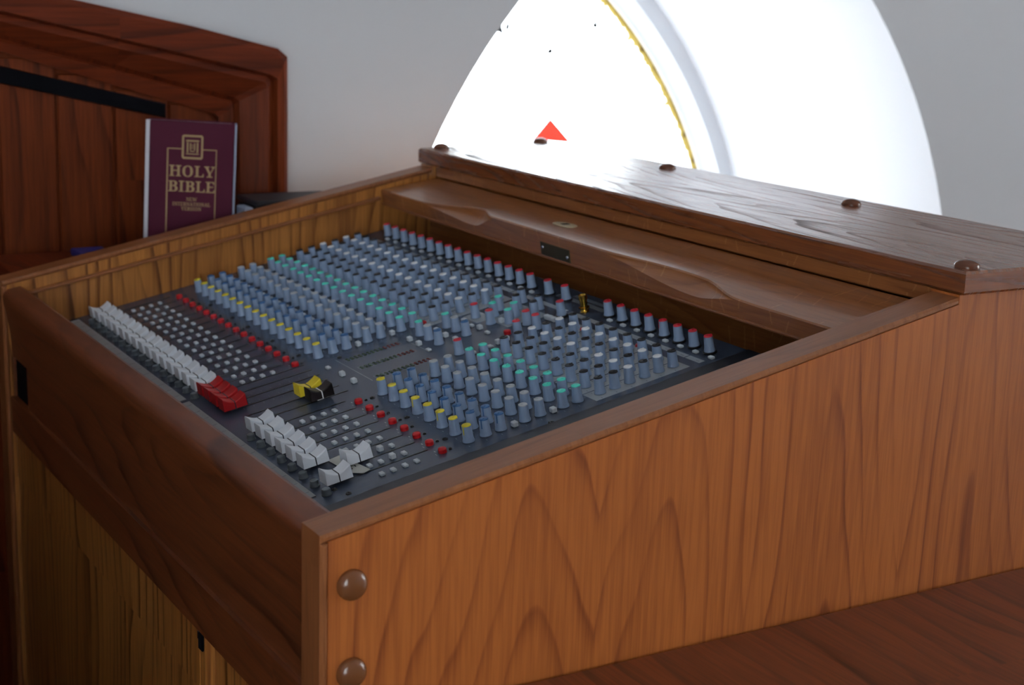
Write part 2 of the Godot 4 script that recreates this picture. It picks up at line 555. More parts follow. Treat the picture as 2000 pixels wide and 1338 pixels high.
func build_window() -> void:
	var outer := arch(OUT_L - AXIS, OUT_RAD)
	var band := arch(IN_OFF, IN_RAD + 0.066)
	var lip := arch(IN_OFF, IN_RAD + 0.03)
	var glass := arch(IN_OFF, IN_RAD)
	var xr := WALL_X - 0.50
	var xg := xr - 0.04
	var back := WALL_X - 0.70
	var st := begin()
	var c := Vector3(xg, 0.1, -AXIS)
	for i in glass.size() - 1:
		face(st, [c, at_wall(glass[i], xg), at_wall(glass[i + 1], xg)], Vector3(1, 0, 0))
	face(st, [c, at_wall(glass[0], xg), at_wall(glass[glass.size() - 1], xg)], Vector3(1, 0, 0))
	var w := structure("window_1", st.commit(), mat.pane, "tall pointed arch window glowing white with daylight")
	st = begin()
	ring(st, outer, WALL_X, band, xr)
	var n := outer.size() - 1
	face(st, [at_wall(outer[0], WALL_X), at_wall(outer[n], WALL_X), at_wall(band[n], xr), at_wall(band[0], xr)], Vector3.UP)
	ring(st, lip, xg - 0.001, lip, back, Vector3(-1, 0, 0))
	face(st, [at_wall(lip[0], xg), at_wall(lip[n], xg), at_wall(lip[n], back), at_wall(lip[0], back)], Vector3.UP)
	add("window_reveal", st.commit(), mat.white_paint, w)
	st = begin()
	ring(st, band, xr, lip, xr)
	ring(st, lip, xr, glass, xg)
	add("window_frame", st.commit(), mat.frame_paint, w)
	# stained mastic round the edge of the glass
	st = begin()
	var r := RandomNumberGenerator.new()
	r.seed = 5
	var fine := arch(IN_OFF, IN_RAD - 0.001, 90)
	for i in fine.size() - 1:
		var m: Vector2 = fine[i]
		var m2: Vector2 = fine[i + 1]
		var inn := (Vector2(AXIS, 0.0) - m).normalized() * r.randf_range(0.012, 0.022)
		if r.randf() < 0.08:
			inn *= 2.0
		var inn2 := (Vector2(AXIS, 0.0) - m2).normalized() * 0.016
		face(st, [at_wall(m, xg + 0.002), at_wall(m2, xg + 0.002), at_wall(m2 + inn2, xg + 0.002), at_wall(m + inn, xg + 0.002)], Vector3(1, 0, 0))
	add("stained_sealant", st.commit(), mat.mastic, w)
	st = begin()
	for i in fine.size() - 1:
		var m: Vector2 = fine[i]
		var m2: Vector2 = fine[i + 1]
		var inn := (Vector2(AXIS, 0.0) - m).normalized()
		var wide := r.randf_range(0.001, 0.005) * (3.0 if r.randf() < 0.06 else 1.0)
		face(st, [at_wall(m + inn * 0.002, xg + 0.0035), at_wall(m2 + inn * 0.002, xg + 0.0035), at_wall(m2 + inn * (0.002 + wide), xg + 0.0035), at_wall(m + inn * (0.002 + wide * r.randf_range(0.4, 1.2)), xg + 0.0035)], Vector3(1, 0, 0))
	add("sealant_grime", st.commit(), mat.sealant_dirt, w)
	# flecks of dirt on the pane
	st = begin()
	for q in [[1128, 307, 4.4], [1092, 277, 3.3000000000000003], [1128, 241, 3.3000000000000003], [1005, 191, 2.75], [1243, 366, 4.4], [999, 354, 4.4], [1166, 281, 1.7600000000000002], [1363, 255, 2.2], [1255, 198, 1.7600000000000002], [1018, 358, 3.3000000000000003], [1003, 347, 3.3000000000000003]]:
		var pts := []
		for k in 5:
			var a := TAU * k / 5.0 + r.randf()
			pts.append(Vector3(xg + 0.003, (q[1] + 2.1 * sin(a) * q[2] * r.randf_range(0.6, 1.6)) * MS, -(q[0] + 2.1 * cos(a) * q[2] * r.randf_range(0.4, 1.0)) * MS))
		face(st, pts, Vector3(1, 0, 0))
	add("dirt_specks", st.commit(), mat.grime, w).set_meta("kind", "stuff")
	# red three-cornered pane
	st = begin()
	var tri := [Vector2(1.132, 0.160), Vector2(1.090, 0.116), Vector2(1.187, 0.107)]
	prism(st, tri_pts(tri), 0, xg + 0.004, xg + 0.009, 0.0)
	var p := add("red_glass_pane", st.commit(), mat.red_glass, w)
	p.set_meta("label", "small orange red triangular pane")

func tri_pts(t: Array) -> Array:
	var out := []
	for q: Vector2 in t:
		out.append(Vector2(-q.x, q.y))
	return out

# ---------------------------------------------------------------- boarded door with a shallow pointed head
func door_line(ps: Array, turn: float, bottom: float) -> Array:
	# ps: points (z, y) from the crown to the shoulder; mirrored about z = turn
	var half := ps.duplicate()
	half.append(Vector2(ps[ps.size() - 1].x, bottom))
	var all := []
	for i in range(half.size() - 1, -1, -1):
		all.append(half[i])
	for i in range(1, half.size()):
		all.append(Vector2(2.0 * turn - half[i].x, half[i].y))
	return all

func build_door() -> void:
	var turn := 0.36
	var d := Node3D.new()
	d.name = "door_1"
	add_child(d)
	d.set_meta("kind", "structure")
	d.set_meta("label", "dark mahogany boarded door in a heavy moulded frame")
	var outer := door_line([Vector2(turn, 0.452), Vector2(0.057, 0.402), Vector2(-0.115, 0.368), Vector2(-0.255, 0.335), Vector2(-0.271, 0.322)], turn, -0.95)
	var l2 := door_line([Vector2(turn, 0.420), Vector2(0.162, 0.379), Vector2(-0.028, 0.338), Vector2(-0.236, 0.292), Vector2(-0.247, 0.284)], turn, -0.95)
	var l3 := door_line([Vector2(turn, 0.386), Vector2(0.164, 0.344), Vector2(0.002, 0.302), Vector2(-0.186, 0.252), Vector2(-0.190, 0.246)], turn, -0.95)
	var inner := door_line([Vector2(turn, 0.372), Vector2(0.165, 0.326), Vector2(0.002, 0.277), Vector2(-0.158, 0.232), Vector2(-0.164, 0.226)], turn, -0.95)
	var x_out := WALL_X + 0.050
	var steps := [[outer, WALL_X], [outer, x_out - 0.008], [shift_in(outer, 0.008, turn), x_out], [shift_in(l2, -0.004, turn), x_out], [l2, x_out - 0.010], [shift_in(l2, 0.010, turn), x_out - 0.006], [shift_in(l3, -0.006, turn), x_out - 0.024], [l3, x_out - 0.032], [shift_in(l3, 0.004, turn), x_out - 0.028], [inner, x_out - 0.034], [inner, WALL_X + 0.004]]
	var st := begin()
	var n := outer.size()
	for k in steps.size() - 1:
		var a: Array = steps[k][0]
		var b: Array = steps[k + 1][0]
		for i in range(1, n - 2):
			door_quad(st, a, steps[k][1], b, steps[k + 1][1], i, turn)
	add("frame_head", st.commit(), mat.mahogany, d)
	for i: int in [0, n - 2]:
		st = begin()
		for k in steps.size() - 1:
			door_quad(st, steps[k][0], steps[k][1], steps[k + 1][0], steps[k + 1][1], i, turn)
		add("frame_jamb", st.commit(), mat.mahogany_upright, d)
	st = begin()
	prism(st, [Vector2(-0.19, -0.95), Vector2(-0.19, 0.242), Vector2(turn, 0.386), Vector2(2.0 * turn + 0.19, 0.242), Vector2(2.0 * turn + 0.19, -0.95)], 0, WALL_X + 0.0004, WALL_X + 0.0022)
	add("backing", st.commit(), mat.side_boards, d)
	# upright boards with open joints
	var z := -0.172
	var k2 := 0
	while z < 2.0 * turn + 0.15:
		var w := 0.0865
		var ztop := z if z + w < turn else z + w
		var top := 0.226 + (0.372 - 0.226) * clampf(1.0 - absf((ztop if z > turn else z) - turn) / (turn + 0.164), 0.0, 1.0) + 0.022
		uv_shift = Vector2(0.21 * k2, 0.13 * k2)
		add("plank", box_mesh(Vector3(WALL_X + 0.0024, -0.95, z + 0.0012), Vector3(WALL_X + 0.009, top, z + w - 0.0012), 0.0025), mat.side_boards, d)
		z += w
		k2 += 1
	uv_shift = Vector2.ZERO
	# thin black bar below the head
	st = begin()
	var bar := [Vector2(-0.080, 0.248), Vector2(-0.080, 0.226), Vector2(turn, 0.322), Vector2(turn, 0.350)]
	prism(st, bar, 0, WALL_X + 0.009, WALL_X + 0.014, 0.001)
	add("black_bar", st.commit(), mat.dull_black, d)

func shift_in(line: Array, by: float, turn: float) -> Array:
	var out := []
	var n := line.size()
	for i in n:
		var p: Vector2 = line[i]
		var s := 1.0 if p.x < turn - 0.001 else (-1.0 if p.x > turn + 0.001 else 0.0)
		var edge := i <= 1 or i >= n - 2
		out.append(p + Vector2(s * by if edge else s * by * 0.25, 0.0 if i == 0 or i == n - 1 else -by))
	return out

func door_quad(st: SurfaceTool, a: Array, xa: float, b: Array, xb: float, i: int, turn: float) -> void:
	var m: Vector2 = (a[i] + a[i + 1]) * 0.5
	var away := Vector3(0.6, m.y - 0.0, m.x - turn)
	face(st, [Vector3(xa, a[i].y, a[i].x), Vector3(xa, a[i + 1].y, a[i + 1].x), Vector3(xb, b[i + 1].y, b[i + 1].x), Vector3(xb, b[i].y, b[i].x)], Vector3(1, 0, 0) if absf(xa - xb) < 0.03 else (away if xb > xa else -away))

# ---------------------------------------------------------------- the cabinet round the console
func rim_y(z: float) -> float:
	return 0.0293 - SLOPE * (z - 0.2327)

func build_cabinet() -> void:
	var cab := thing("mixing_desk_cabinet", "golden brown wooden cabinet with sloping rim built round the mixing desk", "cabinet")
	var floor_y := -0.95
	for s in [[0.999, 1.037, 0.241, "veneer"], [-0.093, -0.055, 0.231, "inner_veneer"]]:
		var lo: float = s[0]
		var hi: float = s[1]
		var zf: float = s[2]
		var st := begin()
		var zb := -0.700
		var t := 0.007
		var yt := rim_y(-0.427) - t
		prism(st, [Vector2(zf - t, floor_y), Vector2(zf - t, rim_y(zf - t) - t), Vector2(-0.427, yt), Vector2(zb, yt), Vector2(zb, floor_y)], 0, lo + 0.0006, hi - 0.0006)
		prism(st, [Vector2(-0.4275, yt), Vector2(-0.4275, 0.1665), Vector2(zb, 0.1665), Vector2(zb, yt)], 0, lo + 0.0006, hi - 0.0006)
		var panel := add("side_panel", st.commit(), mat[s[3]], cab)
		# solid edging on the slope and down the front
		st = begin()
		prism(st, [Vector2(zf, rim_y(zf) - t), Vector2(zf, rim_y(zf)), Vector2(-0.4275, rim_y(-0.4275)), Vector2(-0.4275, rim_y(-0.4275) - t)], 0, lo - 0.0006, hi + 0.0006, 0.0022)
		add("edging", st.commit(), mat.rail_wood_upright, panel)
		st = begin()
		prism(st, [Vector2(zf - t, floor_y), Vector2(zf, floor_y), Vector2(zf, rim_y(zf) - t), Vector2(zf - t, rim_y(zf) - t)], 0, lo - 0.0006, hi + 0.0006, 0.0022)
		add("edging", st.commit(), mat.rail_wood_upright, panel)
	# wooden screw covers on the near side
	var dm := dome_mesh(0.0128, 0.0085)
	for y: float in [-0.0160, -0.0905]:
		var o := add("screw_cover", dm, mat.plug_wood, cab)
		o.transform = Transform3D(Basis(Vector3(0, 0, 1), Vector3(1, 0, 0), Vector3(0, 1, 0)), Vector3(1.0372, y, 0.2146))
	# lining below the groove of the left and right cheeks
	for s in [[-0.0550, -0.0490], [0.993, 0.9990]]:
		var st := begin()
		var d := 0.025
		prism(st, [Vector2(0.189, -0.11), Vector2(0.189, rim_y(0.196) - d), Vector2(-0.335, rim_y(-0.335) - d), Vector2(-0.335, -0.11)], 0, s[0], s[1], 0.0008)
		add("lining", st.commit(), mat.inner_veneer, cab)
		st = begin()
		var lip_x: float = s[1] if s[0] < 0.5 else s[0]
		var y1 := rim_y(0.196) - d
		var y2 := rim_y(-0.335) - d
		prism(st, [Vector2(0.196, y1 - 0.001), Vector2(0.196, y1 + 0.0028), Vector2(-0.335, y2 + 0.0028), Vector2(-0.335, y2 - 0.001)], 0, s[0] - (0.0 if s[0] < 0.5 else 0.006), s[1] + (0.006 if s[0] < 0.5 else 0.0), 0.001)
		add("groove_runner", st.commit(), mat.rail_wood, cab)
	# front board, leaning with the slope, notched at its left foot
	var prof := [Vector2(0.1900, -0.1315), Vector2(0.1900, 0.010), Vector2(0.2065, 0.0218), Vector2(0.2230, 0.0186), Vector2(0.2280, 0.0150), Vector2(0.2302, 0.0090), Vector2(0.2296, 0.0000), Vector2(0.2262, -0.0150), Vector2(0.2232, -0.0330), Vector2(0.2212, -0.0540), Vector2(0.2202, -0.0750), Vector2(0.2198, -0.1315)]
	var st2 := begin()
	for q in [[-0.0545, -0.0490, 12], [0.0230, 0.9985, 12], [-0.0490, 0.0230, 11]]:
		sweep(st2, prof.slice(0, q[2]) if q[2] == 12 else [Vector2(0.1900, -0.075)] + prof.slice(1, 11), q[0], q[1])
	st2.generate_normals()
	add("front_board", st2.commit(), mat.front_wood, cab)
	# black block filling the notch at the left foot of the board
	var notch_st := begin()
	box(notch_st, Vector3(-0.0490, -0.1314, 0.200), Vector3(0.0230, -0.0752, 0.2172), 0.0008)
	var kp := add("notch_block", notch_st.commit(), mat.dull_black, cab)
	kp.set_meta("label", "black block in the notch of the front board")
	# rail under it and the doors below
	uv_shift = Vector2(0.3, 0.17)
	var st3 := begin()
	prism(st3, [Vector2(0.2250, -0.1315), Vector2(0.160, -0.1315), Vector2(0.160, -0.182), Vector2(0.2250, -0.182)], 0, -0.0545, 0.9985, 0.0022)
	add("front_rail", st3.commit(), mat.front_wood, cab)
	uv_shift = Vector2.ZERO
	add("cupboard_door", box_mesh(Vector3(-0.053, -0.945, 0.202), Vector3(0.696, -0.184, 0.2195), 0.002), mat.inner_veneer, cab)
	var door := add("cupboard_door", box_mesh(Vector3(0.716, -0.945, 0.194), Vector3(0.997, -0.184, 0.212), 0.002), mat.inner_veneer, cab)
	add("door_stile", box_mesh(Vector3(0.697, -0.945, 0.196), Vector3(0.714, -0.184, 0.2200), 0.002), mat.inner_veneer, cab)
	var hinge := add("hinge", box_mesh(Vector3(0.700, -0.204, 0.2202), Vector3(0.711, -0.184, 0.2230), 0.001), mat.dull_black, door)
	add("hinge_pin", box_mesh(Vector3(0.7025, -0.192, 0.2231), Vector3(0.7045, -0.1835, 0.2245), 0.0004), mat.steel, hinge)
	# top board with five covers, its left end splayed
	var st4 := begin()
	prism(st4, [Vector2(-0.1000, -0.427), Vector2(-0.168, -0.702), Vector2(1.048, -0.702), Vector2(1.042, -0.427)], 1, 0.1670, 0.1900, 0.0025)
	var top := add("top_board", st4.commit(), mat.top_wood, cab)
	for q in [[-0.090, -0.462], [-0.132, -0.672], [0.242, -0.660], [0.635, -0.656], [1.021, -0.450]]:
		var o := add("screw_cover", dome_mesh(0.0125, 0.0080), mat.plug_copper, top)
		o.position = Vector3(q[0], 0.1899, q[1])
	# fascia under the top board
	uv_shift = Vector2(0.1, 0.05)
	add("fascia", box_mesh(Vector3(-0.0545, 0.1500, -0.458), Vector3(0.9985, 0.1668, -0.434), 0.0015), mat.oak, cab)
	uv_shift = Vector2(0.5, 0.31)
	add("back_panel", box_mesh(Vector3(-0.0545, -0.149, -0.440), Vector3(0.9985, 0.124, -0.425), 0.0), mat.oak, cab)
	add("inner_base", box_mesh(Vector3(-0.0545, -0.160, -0.440), Vector3(0.9985, -0.150, 0.176), 0.0), mat.inner_veneer, cab)
	add("rear_panel", box_mesh(Vector3(-0.0545, -0.95, -0.700), Vector3(0.9985, 0.1664, -0.682), 0.0), mat.oak, cab)
	# filler strip between the console and the near cheek
	var st5 := begin()
	prism(st5, [Vector2(0.176, -0.050), Vector2(0.176, -0.042), Vector2(-0.366, 0.064), Vector2(-0.366, 0.056)], 0, 0.842, 0.9985, 0.001)
	add("filler_board", st5.commit(), mat.front_wood, cab)
	uv_shift = Vector2.ZERO
	build_lid(cab)

# profile (z, y) drawn out along x, smooth over its rounded front
func sweep(st: SurfaceTool, prof: Array, lo: float, hi: float) -> void:
	var k := prof.size()
	for i in k:
		var p: Vector2 = prof[i]
		var q: Vector2 = prof[(i + 1) % k]
		st.set_smooth_group(1 if i >= 2 and i < k - 1 else 30 + i)
		var v := [Vector3(lo, p.y, p.x), Vector3(hi, p.y, p.x), Vector3(hi, q.y, q.x), Vector3(lo, q.y, q.x)]
		var n := (v[1] - v[0] as Vector3).cross(v[2] - v[0]).normalized()
		for t in [0, 2, 1, 0, 3, 2]:
			st.set_uv(plane_uv(v[t], n) if i < 2 or i >= k - 1 else Vector2(v[t].x, -v[t].y))
			st.add_vertex(v[t])
	for e in [lo, hi]:
		st.set_smooth_group(50 if e == lo else 51)
		for i in range(1, k - 1):
			var tri := [prof[0], prof[i], prof[i + 1]] if e == hi else [prof[0], prof[i + 1], prof[i]]
			for p: Vector2 in tri:
				st.set_uv(p)
				st.add_vertex(Vector3(e, p.y, p.x))

func bump(x: float, a: float, b: float, c: float, d: float) -> float:
	return smoothstep(a, b, x) * (1.0 - smoothstep(c, d, x))

func build_lid(cab: Node3D) -> void:
	# thick front rail of the roll-back lid, with two finger scoops
	var a := 0.2
	var back := Vector2(-cos(a), sin(a))      # (z, y)
	var nrm := Vector2(sin(a), cos(a))
	var n := 150
	var rows := []
	for i in n + 1:
		var X := lerpf(-0.0485, 0.9985, float(i) / n)
		var xm := X * 1000.0
		var base := Vector2(-0.341, 0.1120 - 0.0085 * (X + 0.044))
		var h := 0.0225 + 0.0105 * bump(xm, 60.0, 300.0, 560.0, 860.0)
		var scoop := bump(xm, 85.0, 235.0, 240.0, 296.0) + bump(xm, 555.0, 730.0, 736.0, 812.0)
		var c := 0.017 * scoop
		var hb := (0.1488 - 0.0199 - base.y) / 0.98
		var pts := [
			base + back * 0.100, base + back * 0.0012, base + nrm * 0.0012,
			base + nrm * (h * lerpf(0.86, 0.40, scoop)),
			base + nrm * (h * lerpf(0.89, 0.50, scoop)) + back * (c * 0.45),
			base + nrm * (h * lerpf(0.92, 0.72, scoop)) + back * (c * 0.85),
			base + nrm * (h - 0.0016) + back * c,
			base + nrm * h + back * (c + 0.0018),
			base + nrm * lerpf(h, hb, 0.5) + back * 0.052,
			base + nrm * hb + back * 0.100]
		var row := []
		for p: Vector2 in pts:
			row.append(Vector3(X, p.y, p.x))
		rows.append(row)
	var st := begin()
	var groups := [0, 9, 1, 2, 2, 2, 8, 3, 3]
	for k in groups.size():
		st.set_smooth_group(groups[k])
		for i in n:
			var q := [rows[i][k], rows[i + 1][k], rows[i + 1][k + 1], rows[i][k + 1]]
			for t in [0, 1, 2, 0, 2, 3]:
				var v: Vector3 = q[t]
				st.set_uv(Vector2(v.x, v.z if k >= 7 else -v.y))
				st.add_vertex(v)
	for e in [0, n]:
		var m: Vector3 = (rows[e][0] + rows[e][6]) * 0.5
		for k in rows[e].size() - 1:
			st.set_smooth_group(20 + e)
			var tri := [m, rows[e][k], rows[e][k + 1]]
			if e == n:
				tri = [m, rows[e][k + 1], rows[e][k]]
			for v: Vector3 in tri:
				st.set_uv(Vector2(v.z, v.y))
				st.add_vertex(v)
	st.generate_normals()
	var lid := add("lid_rail", st.commit(), mat.oak, cab)
	lid.set_meta("label", "shaped oak front rail of the roll-back lid with finger scoops")
	var lip := begin()
	box(lip, Vector3(-0.0480, -0.0004, -0.002), Vector3(0.9985, 0.0024, 0.0028), 0.0007)
	var lp := add("lid_runner", lip.commit(), mat.rail_wood, lid)
	lp.transform = Transform3D(Basis(Vector3(1, -0.0085, 0).normalized(), Vector3(0, cos(a), sin(a)), Vector3(0, -sin(a), cos(a))), Vector3(0, 0.1120 - 0.0085 * 0.044, -0.341))
	# lock plate on top, strike plate on the face
	var x0 := 0.404
	var base := Vector2(-0.341, 0.1120 - 0.0085 * (x0 + 0.044))
	var p0 := base + nrm * lerpf(0.033, 0.0195, 0.46) + back * 0.046
	var lock := add("lock_plate", lathe_mesh([[0.0125, 0.0, 1], [0.0125, 0.0010, 2], [0.0115, 0.0016, 3], [0.0, 0.0017, 4]], 28), mat.lock_brass, lid)
	lock.transform = Transform3D(Basis(Vector3(1.9, 0, 0), Vector3(0, 1, 0), Vector3(0, 0, 1)), Vector3(x0, p0.y + 0.0002, p0.x))
	var kh := add("keyhole", box_mesh(Vector3(-0.002, 0.0017, -0.005), Vector3(0.002, 0.0021, 0.005)), mat.dark_hole, lock)
	kh.set_meta("label", "dark keyhole")
	var f0 := base + nrm * 0.0105
	var plate := add("strike_plate", box_mesh(Vector3(-0.034, -0.0085, -0.0005), Vector3(0.034, 0.0085, 0.0012), 0.0004), mat.plate_bronze, lid)
	plate.transform = Transform3D(Basis(Vector3(1, -0.0085, 0).normalized(), Vector3(0, cos(a), sin(a)), Vector3(0, -sin(a), cos(a))), Vector3(0.449, f0.y, f0.x))
	for sx: float in [-1.0, 1.0]:
		var s := add("screw", lathe_mesh([[0.0024, 0.0, 1], [0.0020, 0.0009, 1], [0.0, 0.0011, 2]], 12), mat.steel, plate)
		s.transform = Transform3D(Basis(Vector3(1, 0, 0), Vector3(0, 0, 1), Vector3(0, -1, 0)), Vector3(sx * 0.0285, sx * -0.002, 0.0011))

# ---------------------------------------------------------------- the mixing console
var knob_body: ArrayMesh
var knob_cap: ArrayMesh
var fader_body: ArrayMesh
var fader_line: ArrayMesh

func cpos(u: float, v: float, h := 0.0) -> Vector3:
	return Vector3(u * PITCH, h, -v * MS)

func knob(called: String, u: float, v: float, cap: String, turn: float, collar := false) -> void:
	var o := add(called, knob_body, mat.knob_grey, console)
	o.position = cpos(u, v, 0.0022 if collar else 0.0004)
	o.rotation.y = turn
	add("cap", knob_cap, mat[cap], o)
	if collar:
		var c := add("collar", collar_mesh, mat.collar_black, o)
		c.position = Vector3(0, -0.0022, 0)

var collar_mesh: ArrayMesh
var square_button: ArrayMesh
var tall_button: ArrayMesh
var round_button: ArrayMesh
var cue_button: ArrayMesh
var slot_mesh: ArrayMesh
var screw_mesh: ArrayMesh
var led_mesh: ArrayMesh

func make_knob_meshes() -> void:
	knob_body = lathe_mesh([
		[0.0063, 0.0, 1], [0.0063, 0.0011, 1], [0.0060, 0.0022, 2],
		[0.0057, 0.0034, 3, 1], [0.0050, 0.0166, 3, 1], [0.0047, 0.0174, 4], [0.0, 0.0174, 5]], 40, 0.00026)
	var st := begin()
	lathe(st, [[0.0049, 0.0169, 1], [0.0047, 0.0177, 1], [0.0041, 0.0181, 2], [0.0, 0.0179, 2]], 28)
	st.generate_normals()
	var m: ArrayMesh = st.commit()
	# pointer: ridge over the top and a stripe down one flank
	st = begin()
	st.append_from(m, 0, Transform3D.IDENTITY)
	box(st, Vector3(-0.0007, 0.0174, -0.0047), Vector3(0.0007, 0.0186, 0.0), 0.0002)
	face(st, [Vector3(-0.0006, 0.0172, -0.00505), Vector3(0.0006, 0.0172, -0.00505), Vector3(0.0006, 0.0085, -0.0056), Vector3(-0.0006, 0.0085, -0.0056)], Vector3(0, 0.1, -1))
	knob_cap = st.commit()
	collar_mesh = lathe_mesh([[0.0078, 0.0, 1], [0.0078, 0.0016, 1], [0.0066, 0.0023, 2], [0.0, 0.0023, 3]], 28)
	square_button = box_mesh(Vector3(-0.0036, 0, -0.0025), Vector3(0.0036, 0.0028, 0.0025), 0.0006)
	tall_button = box_mesh(Vector3(-0.0034, 0, -0.0030), Vector3(0.0034, 0.0056, 0.0030), 0.0008)
	round_button = lathe_mesh([[0.0044, 0.0, 1], [0.0044, 0.0036, 1], [0.0038, 0.0048, 2], [0.0020, 0.0053, 2], [0.0, 0.0054, 2]], 22)
	cue_button = lathe_mesh([[0.0050, 0.0, 1], [0.0050, 0.0008, 1], [0.0043, 0.0010, 2], [0.0043, 0.0056, 2], [0.0038, 0.0064, 3], [0.0, 0.0064, 4]], 20)
	screw_mesh = lathe_mesh([[0.0030, 0.0, 1], [0.0026, 0.0012, 2], [0.0012, 0.0014, 2], [0.0010, 0.0006, 3], [0.0, 0.0006, 3]], 16)
	led_mesh = lathe_mesh([[0.0019, 0.0, 1], [0.0018, 0.0008, 1], [0.0012, 0.0016, 2], [0.0, 0.0019, 2]], 12)
	# fader cap: saddle along its travel
	var n := 16
	var hl := 0.0140
	var hw := 0.0088
	var b0 := 0.0042
	st = begin()
	var prof := []
	for i in n + 1:
		var t := lerpf(-1.0, 1.0, float(i) / n)
		var y := 0.0122 + 0.0060 * pow(absf(t), 1.6)
		prof.append(Vector2(t * hl * 0.94, y))
	for i in n:
		var a: Vector2 = prof[i]
		var b: Vector2 = prof[i + 1]
		var ka := 0.84
		for s: float in [-1.0, 1.0]:
			st.set_smooth_group(2 if s < 0.0 else 3)
			quad4(st, Vector3(s * hw, b0, a.x / 0.94), Vector3(s * hw, b0, b.x / 0.94), Vector3(s * hw * 0.93, b.y - 0.0010, b.x), Vector3(s * hw * 0.93, a.y - 0.0010, a.x), Vector3(s, 0.1, 0))
			st.set_smooth_group(4 if s < 0.0 else 5)
			quad4(st, Vector3(s * hw * 0.93, a.y - 0.0010, a.x), Vector3(s * hw * 0.93, b.y - 0.0010, b.x), Vector3(s * hw * ka, b.y, b.x), Vector3(s * hw * ka, a.y, a.x), Vector3(s, 1, 0))
		st.set_smooth_group(1)
		quad4(st, Vector3(-hw * ka, a.y, a.x), Vector3(-hw * ka, b.y, b.x), Vector3(hw * ka, b.y, b.x), Vector3(hw * ka, a.y, a.x), Vector3(0, 1, 0))
	for s: float in [-1.0, 1.0]:
		var e: Vector2 = prof[n] if s > 0.0 else prof[0]
		st.set_smooth_group(6 if s > 0.0 else 7)
		quad4(st, Vector3(-hw, b0, s * hl), Vector3(hw, b0, s * hl), Vector3(hw * 0.93, e.y - 0.001, s * hl * 0.97), Vector3(-hw * 0.93, e.y - 0.001, s * hl * 0.97), Vector3(0, 0.1, s))
		quad4(st, Vector3(-hw * 0.93, e.y - 0.001, s * hl * 0.97), Vector3(hw * 0.93, e.y - 0.001, s * hl * 0.97), Vector3(hw * 0.84, e.y, e.x), Vector3(-hw * 0.84, e.y, e.x), Vector3(0, 0.5, s))
	st.set_smooth_group(12)
	quad4(st, Vector3(-hw, b0, -hl), Vector3(hw, b0, -hl), Vector3(hw, b0, hl), Vector3(-hw, b0, hl), Vector3(0, -1, 0))
	st.generate_normals()
	fader_body = st.commit()
	# score line across the saddle, and the stem below
	st = begin()
	var hy := 0.0122
	var lw := 0.0006
	box(st, Vector3(-hw * 0.86, hy - 0.0002, -lw), Vector3(hw * 0.86, hy + 0.0002, lw))
	for s: float in [-1.0, 1.0]:
		face(st, [Vector3(s * (hw * 0.86), hy + 0.0001, -lw), Vector3(s * (hw * 0.86), hy + 0.0001, lw), Vector3(s * (hw * 0.935 + 0.0002), hy - 0.0010, lw), Vector3(s * (hw * 0.935 + 0.0002), hy - 0.0010, -lw)], Vector3(s, 1, 0))
		face(st, [Vector3(s * (hw * 0.935 + 0.0002), hy - 0.0010, -lw), Vector3(s * (hw * 0.935 + 0.0002), hy - 0.0010, lw), Vector3(s * (hw + 0.0002), b0, lw), Vector3(s * (hw + 0.0002), b0, -lw)], Vector3(s, 0, 0))
	box(st, Vector3(-0.0008, -0.004, -0.004), Vector3(0.0008, b0, 0.004))
	fader_line = st.commit()

func quad4(st: SurfaceTool, a: Vector3, b: Vector3, c: Vector3, d: Vector3, out: Vector3) -> void:
	var q := [a, b, c, d]
	if (b - a).cross(c - a).dot(out) > 0.0:
		q = [d, c, b, a]
	for t in [0, 1, 2, 0, 2, 3]:
		st.set_uv(Vector2.ZERO)
		st.add_vertex(q[t])

func small(called: String, mesh: Mesh, material: String, u: float, v: float, h := 0.0) -> MeshInstance3D:
	var o := add(called, mesh, mat[material], console)
	o.position = cpos(u, v, h)
	return o

func fader(u: float, v: float, colour: String, line: String) -> void:
	var o := small("fader_cap", fader_body, colour, u, v)
	add("score_line", fader_line, mat[line], o)

